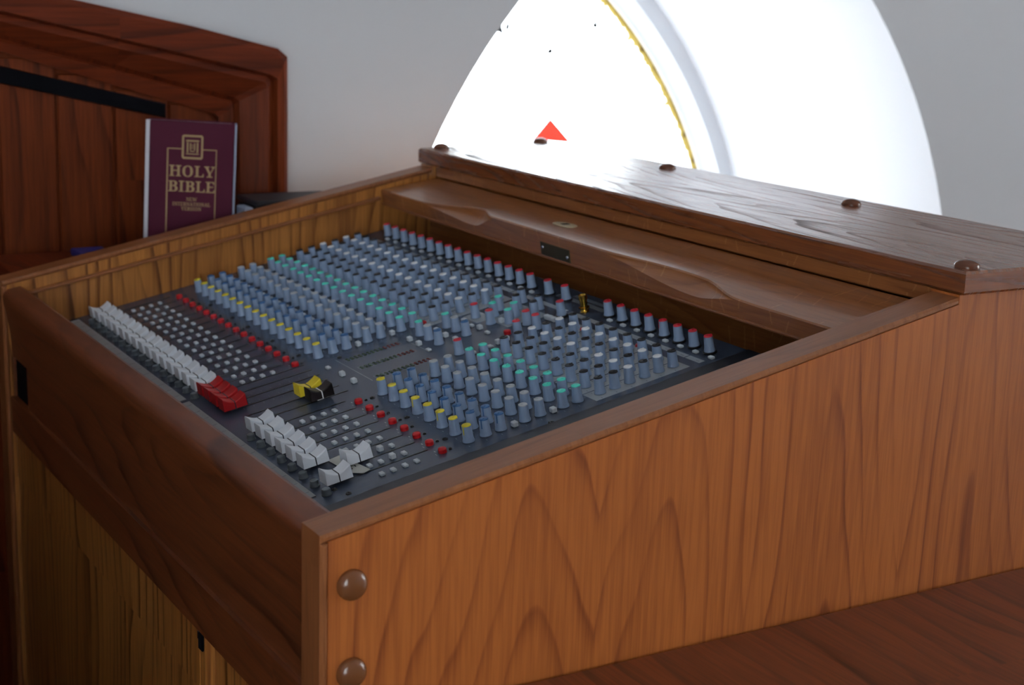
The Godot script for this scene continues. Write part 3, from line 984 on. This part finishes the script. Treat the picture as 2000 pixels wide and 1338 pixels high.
# flat print of the top plate: strip tints, rules and scale marks
func plate_print(w: int, h: int, left: float, top: float, mm: float, channels: Array) -> Image:
	var img := Image.create(w, h, false, Image.FORMAT_RGB8)
	img.fill(rgb8(62, 72, 90))
	var ink := rgb8(150, 158, 164)
	var tint := rgb8(160, 168, 174)
	var put := func(u0: float, v0: float, u1: float, v1: float, c: Color) -> void:
		img.fill_rect(Rect2i(int((u0 - left) / mm), int((top - v1) / mm), maxi(1, int((u1 - u0) / mm)), maxi(1, int((v1 - v0) / mm))), c)
	var r := RandomNumberGenerator.new()
	r.seed = 12
	var pm := PITCH * 1000.0
	for u: float in channels:
		var x := u * pm
		put.call(x - 13.0, 176.0, x + 13.2, 297.0, tint)
		put.call(x - 13.0, 309.0, x + 13.2, 317.0, tint)
		put.call(x + 3.0, 311.5, x + 9.0, 312.2, rgb8(60, 66, 74))
		put.call(x + 13.6, -130.0, x + 13.9, 170.0, rgb8(74, 80, 88))
		for v: float in [32.0, 52.0, 70.0, 98.5, 117.0, 145.0, 163.0]:
			put.call(x + 7.5, v - 6.5, x + 10.8, v - 5.6, ink)
			put.call(x - 10.5, v - 6.5, x - 7.6, v - 5.9, rgb8(104, 112, 120))
			for k in 5:
				put.call(x - 8.6 + 0.3 * k, v - 3.0 + 2.4 * k, x - 7.8 + 0.3 * k, v - 2.5 + 2.4 * k, rgb8(118, 126, 134))
		for v: float in [191.0, 210.0, 229.0, 248.5, 267.0, 286.0]:
			put.call(x + 7.6, v - 6.5, x + 11.0, v - 5.7, rgb8(60, 66, 76))
			put.call(x - 10.6, v - 7.0, x - 8.0, v - 6.3, rgb8(70, 76, 86))
		put.call(x + 8.0, 333.0, x + 11.0, 333.8, ink)
		for v: float in [-67.5, -55.0, -42.0, -29.0]:
			put.call(x - 7.5, v - 1.0, x - 5.0, v - 0.3, ink)
			put.call(x + 4.6, v + 0.5, x + 5.4, v + 1.1, ink)
		put.call(x - 9.0, -5.0, x - 5.2, -4.0, ink)
		put.call(x - 1.0, -7.6, x + 3.4, -7.0, ink)
		for k in 9:
			put.call(x - 21.2, -100.0 + 11.0 * k, x - 19.4, -99.6 + 11.0 * k, rgb8(104, 110, 118))
	# centre section
	put.call(15.9 * pm, 41.5, 19.55 * pm, 42.1, ink)
	put.call(15.9 * pm, 131.4, 18.5 * pm, 132.0, ink)
	for u: float in [16.33, 17.75, 19.3]:
		put.call(u * pm - 6.0, 49.0, u * pm + 6.0, 49.4, rgb8(112, 118, 124))
		put.call(u * pm - 6.0, 49.0, u * pm - 5.6, 122.0, rgb8(112, 118, 124))
		put.call(u * pm + 5.6, 49.0, u * pm + 6.0, 122.0, rgb8(112, 118, 124))
		put.call(u * pm - 6.0, 122.0, u * pm + 6.0, 122.4, rgb8(132, 90, 90))
	for u: float in [15.95, 16.45, 17.35, 17.85, 18.75, 19.6]:
		for k in 9:
			put.call(u * pm + 2.0, -98.0 + 12.0 * k, u * pm + 6.0, -97.6 + 12.0 * k, rgb8(132, 138, 144))
	for q in [[15.7, 220.0, 17.0, 244.0], [15.7, 268.0, 18.9, 292.0], [16.9, 236.0, 18.7, 272.0], [15.6, 309.0, 19.1, 317.0], [19.4, 309.0, 21.0, 317.0]]:
		put.call(q[0] * pm, q[1], q[2] * pm, q[3], tint)
	for q in [[16.8, 338.0, 20.6, 346.0], [17.6, 350.0, 20.2, 356.0]]:
		put.call(q[0] * pm, q[1], q[2] * pm, q[3], rgb8(118, 124, 130))
	for k in 26:
		var a := r.randf_range(15.8, 20.6) * pm
		var b := r.randf_range(140.0, 345.0)
		put.call(a, b, a + r.randf_range(2.0, 4.0), b + 0.7, ink)
	return img

func build_console() -> void:
	console = thing("mixing_console", "dark slate audio mixing console crowded with grey knobs and white faders", "mixing desk")
	var al := 0.2091639
	var be := -0.0083653
	var b := Basis(Vector3(0, 0, 1), be)
	var eu := b * Vector3(1, 0, 0)
	var ev := b * Vector3(0, sin(al), -cos(al))
	var en := b * Vector3(0, cos(al), sin(al))
	console.transform = Transform3D(Basis(eu, en, -ev), Vector3.ZERO)
	var left_ch := []
	var right_ch := []
	for i in 16:
		left_ch.append(float(i))
	for i in 8:
		right_ch.append(21.37 + i)
	var channels := left_ch + right_ch
	# top plate with its print
	var u0 := -47.5
	var u1 := 838.0
	var v0 := -170.0
	var v1 := 366.0
	var mm := 0.5
	var img := plate_print(int((u1 - u0) / mm), int((v1 - v0) / mm), u0, v1, mm, channels)
	img.generate_mipmaps()
	var pm := plain("top_plate", Color.WHITE, 0.24)
	pm.albedo_texture = ImageTexture.create_from_image(img)
	var st := begin()
	for q in [[u0, v0, 0, 1], [u0, v1, 0, 0], [u1, v1, 1, 0], [u0, v0, 0, 1], [u1, v1, 1, 0], [u1, v0, 1, 1]]:
		st.set_normal(Vector3.UP)
		st.set_uv(Vector2(q[2], q[3]))
		st.add_vertex(Vector3(q[0] * MS, 0, -q[1] * MS))
	add("top_plate", st.commit(), pm, console)
	st = begin()
	box(st, Vector3(u0 * MS, -0.075, -v1 * MS), Vector3(u1 * MS, -0.0006, -v0 * MS), 0.002)
	add("case", st.commit(), mat.console_metal, console)
	st = begin()
	box(st, Vector3(0.8105, -0.02, -v1 * MS - 0.0005), Vector3(u1 * MS + 0.0005, 0.0012, -v0 * MS + 0.0005), 0.0006)
	add("end_trim", st.commit(), mat.console_metal, console)
	make_knob_meshes()
	slot_mesh = box_mesh(Vector3(-0.0011, -0.0005, -0.052), Vector3(0.0011, 0.0003, 0.052))
	# channel strips
	for i in channels.size():
		var u: float = channels[i]
		var k := u - 0.10
		var low := PI * 0.83
		knob("pan_knob", k, 32.0, "cap_yellow", rng.randf_range(-0.15, 0.15) if i < 19 or i % 2 == 0 else PI + 0.35)
		for v: float in [52.0, 70.0]:
			knob("aux_send_knob", k, v, "cap_blue", -low + PI * 2.0 if rng.randf() < 0.75 else rng.randf_range(-1.0, 1.0))
		for v: float in [98.5, 117.0]:
			knob("aux_send_knob", k, v, "cap_grey", low if rng.randf() < 0.8 else rng.randf_range(-1.0, 1.0))
		for v: float in [145.0, 163.0]:
			knob("aux_send_knob", k, v, "cap_teal", low if rng.randf() < 0.55 else rng.randf_range(-1.2, 1.2))
		for e in [[191.0, "cap_black"], [210.0, "cap_black"], [229.0, "cap_white"], [248.5, "cap_black"], [267.0, "cap_white"], [286.0, "cap_black"]]:
			knob("equaliser_knob", k, e[0], e[1], rng.randf_range(-0.6, 0.6))
		knob("gain_knob", k, 335.5, "cap_red", rng.randf_range(-0.7, 0.7) if i != 20 else PI - 0.2, true)
		for v: float in [-67.5, -55.0, -42.0, -29.0]:
			small("routing_button", tall_button if (i == 21 and v == -42.0) or (i == 22 and v == -42.0) else square_button, "button_grey", u + 0.04, v)
		small("mute_button", round_button, "button_red", u, 0.5)
		small("listen_button", cue_button, "button_dark", u - 0.02, -126.0)
		small("switch_button", tall_button, "button_grey", u + 0.06, 83.5)
		small("switch_button", tall_button, "button_grey", u + 0.06, 130.0)
		small("switch_button", square_button, "button_grey", u + 0.46, 325.5)
		small("peak_light", led_mesh, "collar_black", u - 0.02, 9.5)
		var s := small("fader_slot", slot_mesh, "collar_black", u - 0.63, -60.0)
		s.scale = Vector3(1, 1, 1)
		var fv := -107.0
		if i == 22:
			fv = -72.0
		fader(u - 0.63, fv, "fader_white", "line_dark")
	# master faders
	var masters := []
	masters = [15.25, 16.08, 16.91, 17.74, 18.85, 19.72]
	for i in 6:
		var s := small("fader_slot", slot_mesh, "collar_black", masters[i], -48.0)
		s.scale = Vector3(1, 1, 1.08)
		if i < 4:
			fader(masters[i], -107.0, "fader_red", "line_dark")
		elif i == 4:
			fader(masters[i], -28.0, "fader_yellow", "line_dark")
		else:
			fader(masters[i], -25.0, "fader_black", "line_white")
	# centre section knobs
	for q in [[16.2, 153.0, "cap_teal"], [17.05, 152.5, "cap_grey"], [17.98, 152.5, "cap_blue"], [16.3, 188.5, "cap_teal"], [17.12, 189.0, "cap_grey"], [18.0, 189.5, "cap_blue"], [19.82, 151.5, "cap_red"], [16.25, 230.0, "cap_red"], [17.6, 230.0, "cap_red"], [18.25, 246.0, "cap_teal"], [19.12, 257.0, "cap_red"], [19.92, 257.0, "cap_red"], [19.9, 230.5, "cap_red"], [16.85, 247.0, "cap_teal"], [16.28, 264.5, "cap_teal"], [17.68, 264.0, "cap_teal"], [16.85, 281.0, "cap_black"], [17.78, 297.0, "cap_black"], [18.3, 281.5, "cap_black"], [16.28, 298.0, "cap_black"]]:
		knob("master_knob", q[0], q[1], q[2], rng.randf_range(-0.5, 0.5))
	for q in [[16.42, 335.5], [17.8, 336.5], [19.48, 299.5]]:
		knob("master_knob", q[0], q[1], "cap_red", rng.randf_range(-0.6, 0.6), true)
	for q in [[16.5, 134.0, 1], [17.36, 134.0, 1], [18.34, 132.5, 0], [16.5, 171.0, 1], [17.4, 170.0, 1], [18.26, 170.5, 1], [16.44, 211.0, 1], [17.18, 209.5, 0], [17.82, 211.0, 1], [18.6, 209.0, 0], [20.25, 186.5, 0], [20.25, 163.5, 0], [20.16, 199.0, 1], [20.1, 211.5, 1], [17.86, 241.0, 1], [16.62, 23.5, 0], [17.94, 25.0, 1], [19.12, 24.5, 1], [19.25, 283.0, 1], [19.5, 283.5, 1], [19.78, 283.5, 1], [20.04, 178.0, 1]]:
		small("master_button", tall_button if q[2] == 1 else square_button, "button_grey", q[0], q[1])
	small("talkback_button", round_button, "button_red", 19.4, 224.0).set_meta("label", "round red push button")
	for q in [[14.85, 177.5], [25.3, 298.0], [21.72, 289.0]]:
		small("warning_light", led_mesh, "button_red", q[0], q[1]).scale = Vector3(1.8, 1.6, 1.8)
	# level meters: pairs of small lights
	for u: float in [16.33, 17.75, 19.3]:
		var sg := begin()
		var sr := begin()
		for k in 13:
			for s: float in [-1.0, 1.0]:
				var t: SurfaceTool = sr if k >= 9 else sg
				t.append_from(led_mesh, 0, Transform3D(Basis.from_scale(Vector3(1.0, 0.6, 1.0)), cpos(u, 52.5 + 5.5 * k, 0.0) + Vector3(s * 0.0028, 0, 0)))
		var m1 := add("meter_lights", sg.commit(), mat.light_green, console)
		m1.set_meta("kind", "stuff")
		var m2 := add("meter_lights", sr.commit(), mat.light_red, console)
		m2.set_meta("kind", "stuff")
	# plate screws
	for q in [[2.75, 18.5], [5.8, 18.2], [7.9, 17.5], [10.9, 17.8], [13.9, 18.2], [15.72, 49.6], [21.35, 17.5], [24.35, 17.8], [27.4, 18.0], [28.9, -110.0], [29.2, 113.4], [28.2, -116.0]]:
		small("plate_screw", screw_mesh, "collar_black", q[0], q[1])
	# writing strips along the front edge
	for q in [[-1.34, 14.85], [15.2, 28.19]]:
		st = begin()
		box(st, Vector3(q[0] * PITCH, 0, 0.1350), Vector3(q[1] * PITCH, 0.0009, 0.1640), 0.0003)
		var tp := add("writing_strip", st.commit(), mat.tape, console)
		st = begin()
		var u: float = q[0] + 0.5
		while u < q[1] - 0.4:
			box(st, Vector3(u * PITCH, 0.0009, 0.137), Vector3(u * PITCH + 0.0005, 0.0010, 0.162))
			u += 1.0
		add("strip_rules", st.commit(), mat.button_dark, tp)
	# gilt lamp socket
	var sock := small("lamp_socket", lathe_mesh([[0.0058, 0.0, 1], [0.0058, 0.0010, 1], [0.0048, 0.0012, 2], [0.0048, 0.0050, 2], [0.0066, 0.0052, 3], [0.0066, 0.0066, 4], [0.0046, 0.0068, 5], [0.0046, 0.0160, 6], [0.0054, 0.0162, 7], [0.0054, 0.0215, 8], [0.0040, 0.0220, 9], [0.0032, 0.0200, 9], [0.0, 0.0200, 9]], 28), "brass", 19.86, 326.0)
	sock.set_meta("label", "gilt round lamp socket")
	# loose scrap of written tape beside the last two faders
	st = begin()
	var sc := [Vector3(25.75, 0.0014, 92.0), Vector3(25.75, 0.0022, 79.0), Vector3(27.75, 0.0016, 71.0), Vector3(27.85, 0.0012, 80.0), Vector3(27.4, 0.0012, 89.0)]
	for lift: float in [0.0, 0.0003]:
		var pts := []
		for p: Vector3 in sc:
			pts.append(console.transform * Vector3(p.x * PITCH, p.y + lift, p.z * MS))
		face(st, pts, console.transform.basis.y * (1.0 if lift > 0.0 else -1.0))
	var scrap := thing("tape_scrap", "torn grey paper scrap stuck between the last two white faders", "paper")
	add("sheet", st.commit(), mat.paper, scrap)
	st = begin()
	for q in [[26.9, 82.0, 4.0, 1.2], [27.1, 79.0, 5.0, 1.0], [27.25, 84.5, 3.0, 1.4]]:
		var c := Vector3(q[0] * PITCH, 0.0026, q[1] * MS)
		var pts := []
		for s in [[-1, -1], [1, -0.4], [1, 1], [-1, 0.4]]:
			pts.append(console.transform * (c + Vector3(s[0] * q[2] * 0.5 * MS, 0, s[1] * q[3] * MS)))
		face(st, pts, console.transform.basis.y)
	add("handwriting", st.commit(), mat.ink, scrap)

# ---------------------------------------------------------------- table against the near cheek
func build_table() -> void:
	var t := thing("side_table", "dark reddish brown wooden table standing against the cabinet side", "table")
	var y := -0.1335
	add("table_top", box_mesh(Vector3(1.0385, y - 0.032, -0.95), Vector3(1.72, y, 0.16), 0.003), mat.table_wood, t)
	for q in [[1.06, -0.92], [1.66, -0.92], [1.06, 0.09], [1.66, 0.09]]:
		add("leg", box_mesh(Vector3(q[0], -0.95, q[1]), Vector3(q[0] + 0.045, y - 0.0325, q[1] + 0.045), 0.003), mat.mahogany_upright, t)

# ---------------------------------------------------------------- things on the low cupboard behind the left cheek
func build_added_pew() -> void:  # unseen bench, added to shade the lower front of the cabinet
	var p := thing("added_pew", "added unseen dark mahogany bench that shades the lower cabinet front", "added_pew")
	add("seat_back", box_mesh(Vector3(-0.25, -0.80, 0.62), Vector3(1.35, -0.03, 0.65), 0.003), mat.mahogany, p)
	add("top_rail", box_mesh(Vector3(-0.27, -0.03, 0.605), Vector3(1.37, 0.015, 0.665), 0.006), mat.mahogany, p)
	add("seat", box_mesh(Vector3(-0.25, -0.53, 0.65), Vector3(1.35, -0.50, 1.02), 0.004), mat.mahogany, p)
	for x: float in [-0.29, 1.35]:
		add("bench_end", box_mesh(Vector3(x, -0.95, 0.60), Vector3(x + 0.04, 0.03, 1.04), 0.006), mat.mahogany_upright, p)
	for x: float in [0.05, 0.40, 0.75, 1.10]:
		add("back_stile", box_mesh(Vector3(x - 0.03, -0.80, 0.612), Vector3(x + 0.03, -0.03, 0.62), 0.002), mat.mahogany_upright, p)

func build_side_things() -> void:
	var ly := 0.034
	var l := thing("low_cupboard", "dark low cupboard between the cabinet and the boarded door", "cupboard")
	add("body", box_mesh(Vector3(-0.235, -0.95, -0.36), Vector3(-0.100, ly - 0.016, 0.20), 0.002), mat.mahogany_upright, l)
	add("top", box_mesh(Vector3(-0.240, ly - 0.016, -0.365), Vector3(-0.098, ly, 0.205), 0.003), mat.mahogany, l)
	# the book
	var ex := Vector3(0.045, -0.0055, -0.125).normalized()
	var ez := Vector3(0.94, 0, 0.342)
	ez = (ez - ex * ez.dot(ex)).normalized()
	var ey := ez.cross(ex).normalized()
	var w := 0.133
	var h := 0.196
	var b := thing("bible", "maroon Holy Bible with gold lettering standing upright before the boarded door", "book")
	var corner := Vector3(-0.180, 0.2344, -0.0143)
	b.transform = Transform3D(Basis(ex, ey, ez), corner - ey * h)
	add("cover", box_mesh(Vector3(0.006, 0, -0.003), Vector3(w - 0.003, h, 0.0), 0.0012), mat.cover_maroon, b)
	add("back_cover", box_mesh(Vector3(0.003, 0, -0.030), Vector3(w - 0.003, h, -0.027), 0.001), mat.cover_maroon, b)
	add("pages", box_mesh(Vector3(0.0, 0.002, -0.027), Vector3(w - 0.006, h - 0.002, -0.003), 0.001), mat.page_white, b)
	add("jacket_edge", box_mesh(Vector3(0.0, 0.001, -0.003), Vector3(0.0055, h, 0.0006), 0.0004), mat.page_white, b)
	add("jacket_edge", box_mesh(Vector3(w - 0.0032, 0.001, -0.029), Vector3(w, h - 0.001, 0.0006), 0.0004), mat.jacket_blue, b)
	var gold: Material = mat.gold_leaf
	var st := begin()
	var zt := 0.0003
	var fr := [[0.0315, 0.018, 0.0335, 0.156], [0.103, 0.018, 0.1045, 0.156], [0.0315, 0.1545, 0.053, 0.156], [0.084, 0.1545, 0.1045, 0.156], [0.0315, 0.018, 0.1045, 0.0195]]
	for q in fr:
		box(st, Vector3(q[0], q[1], -0.0002), Vector3(q[2], q[3], zt))
	add("gold_border", st.commit(), gold, b)
	st = begin()
	for q in [[0.0545, 0.1405, 0.0825, 0.1435], [0.0545, 0.1735, 0.0825, 0.1765], [0.0530, 0.1425, 0.0560, 0.1750], [0.0810, 0.1425, 0.0840, 0.1750], [0.0590, 0.1475, 0.0780, 0.1490], [0.0590, 0.1665, 0.0780, 0.1690], [0.0600, 0.1500, 0.0625, 0.1655], [0.0745, 0.1500, 0.0770, 0.1655], [0.0650, 0.1515, 0.0720, 0.1530], [0.0645, 0.1540, 0.0665, 0.1645], [0.0705, 0.1540, 0.0725, 0.1645], [0.0680, 0.1555, 0.0690, 0.1630]]:
		box(st, Vector3(q[0], q[1], -0.0002), Vector3(q[2], q[3], zt))
	add("gold_emblem", st.commit(), gold, b)
	var font := SystemFont.new()
	font.font_names = PackedStringArray(["Droid Serif"])
	font.font_weight = 700
	for q in [["HOLY", 0.0685, 0.1220, 0.0200, 1.15], ["BIBLE", 0.0685, 0.0990, 0.0200, 1.15], ["NEW", 0.0690, 0.0800, 0.0058, 1.0], ["INTERNATIONAL", 0.0690, 0.0725, 0.0062, 1.0], ["VERSION", 0.0690, 0.0655, 0.0062, 1.0]]:
		var tm := TextMesh.new()
		tm.text = q[0]
		tm.font = font
		tm.font_size = 64
		tm.pixel_size = q[3] / 64.0 * 1.0
		tm.depth = 0.0004
		var o := add("gold_lettering", tm, gold, b)
		o.position = Vector3(q[1], q[2], 0.0002)
		o.scale = Vector3(q[4], 1.15, 1)
	# small things beside it
	var case := thing("equipment_case", "small charcoal case on the low cupboard right of the Bible", "case")
	add("body", box_mesh(Vector3(-0.190, ly, -0.300), Vector3(-0.108, 0.108, -0.160), 0.003), mat.dark_case, case)
	add("lid", box_mesh(Vector3(-0.192, 0.108, -0.302), Vector3(-0.106, 0.116, -0.158), 0.002), mat.dark_case, case)
	var sheet := add("folded_paper", box_mesh(Vector3(-0.150, ly, -0.156), Vector3(-0.112, 0.106, -0.142), 0.002), mat.jacket_blue)
	tag(sheet, "pale bluish folded paper peeping over the rim beside the Bible", "paper")
	var nb := add("notebook", box_mesh(Vector3(-0.200, ly, 0.050), Vector3(-0.110, 0.045, 0.098), 0.002), mat.blue_cover)
	tag(nb, "dark blue notebook edge just showing above the left rim", "notebook")
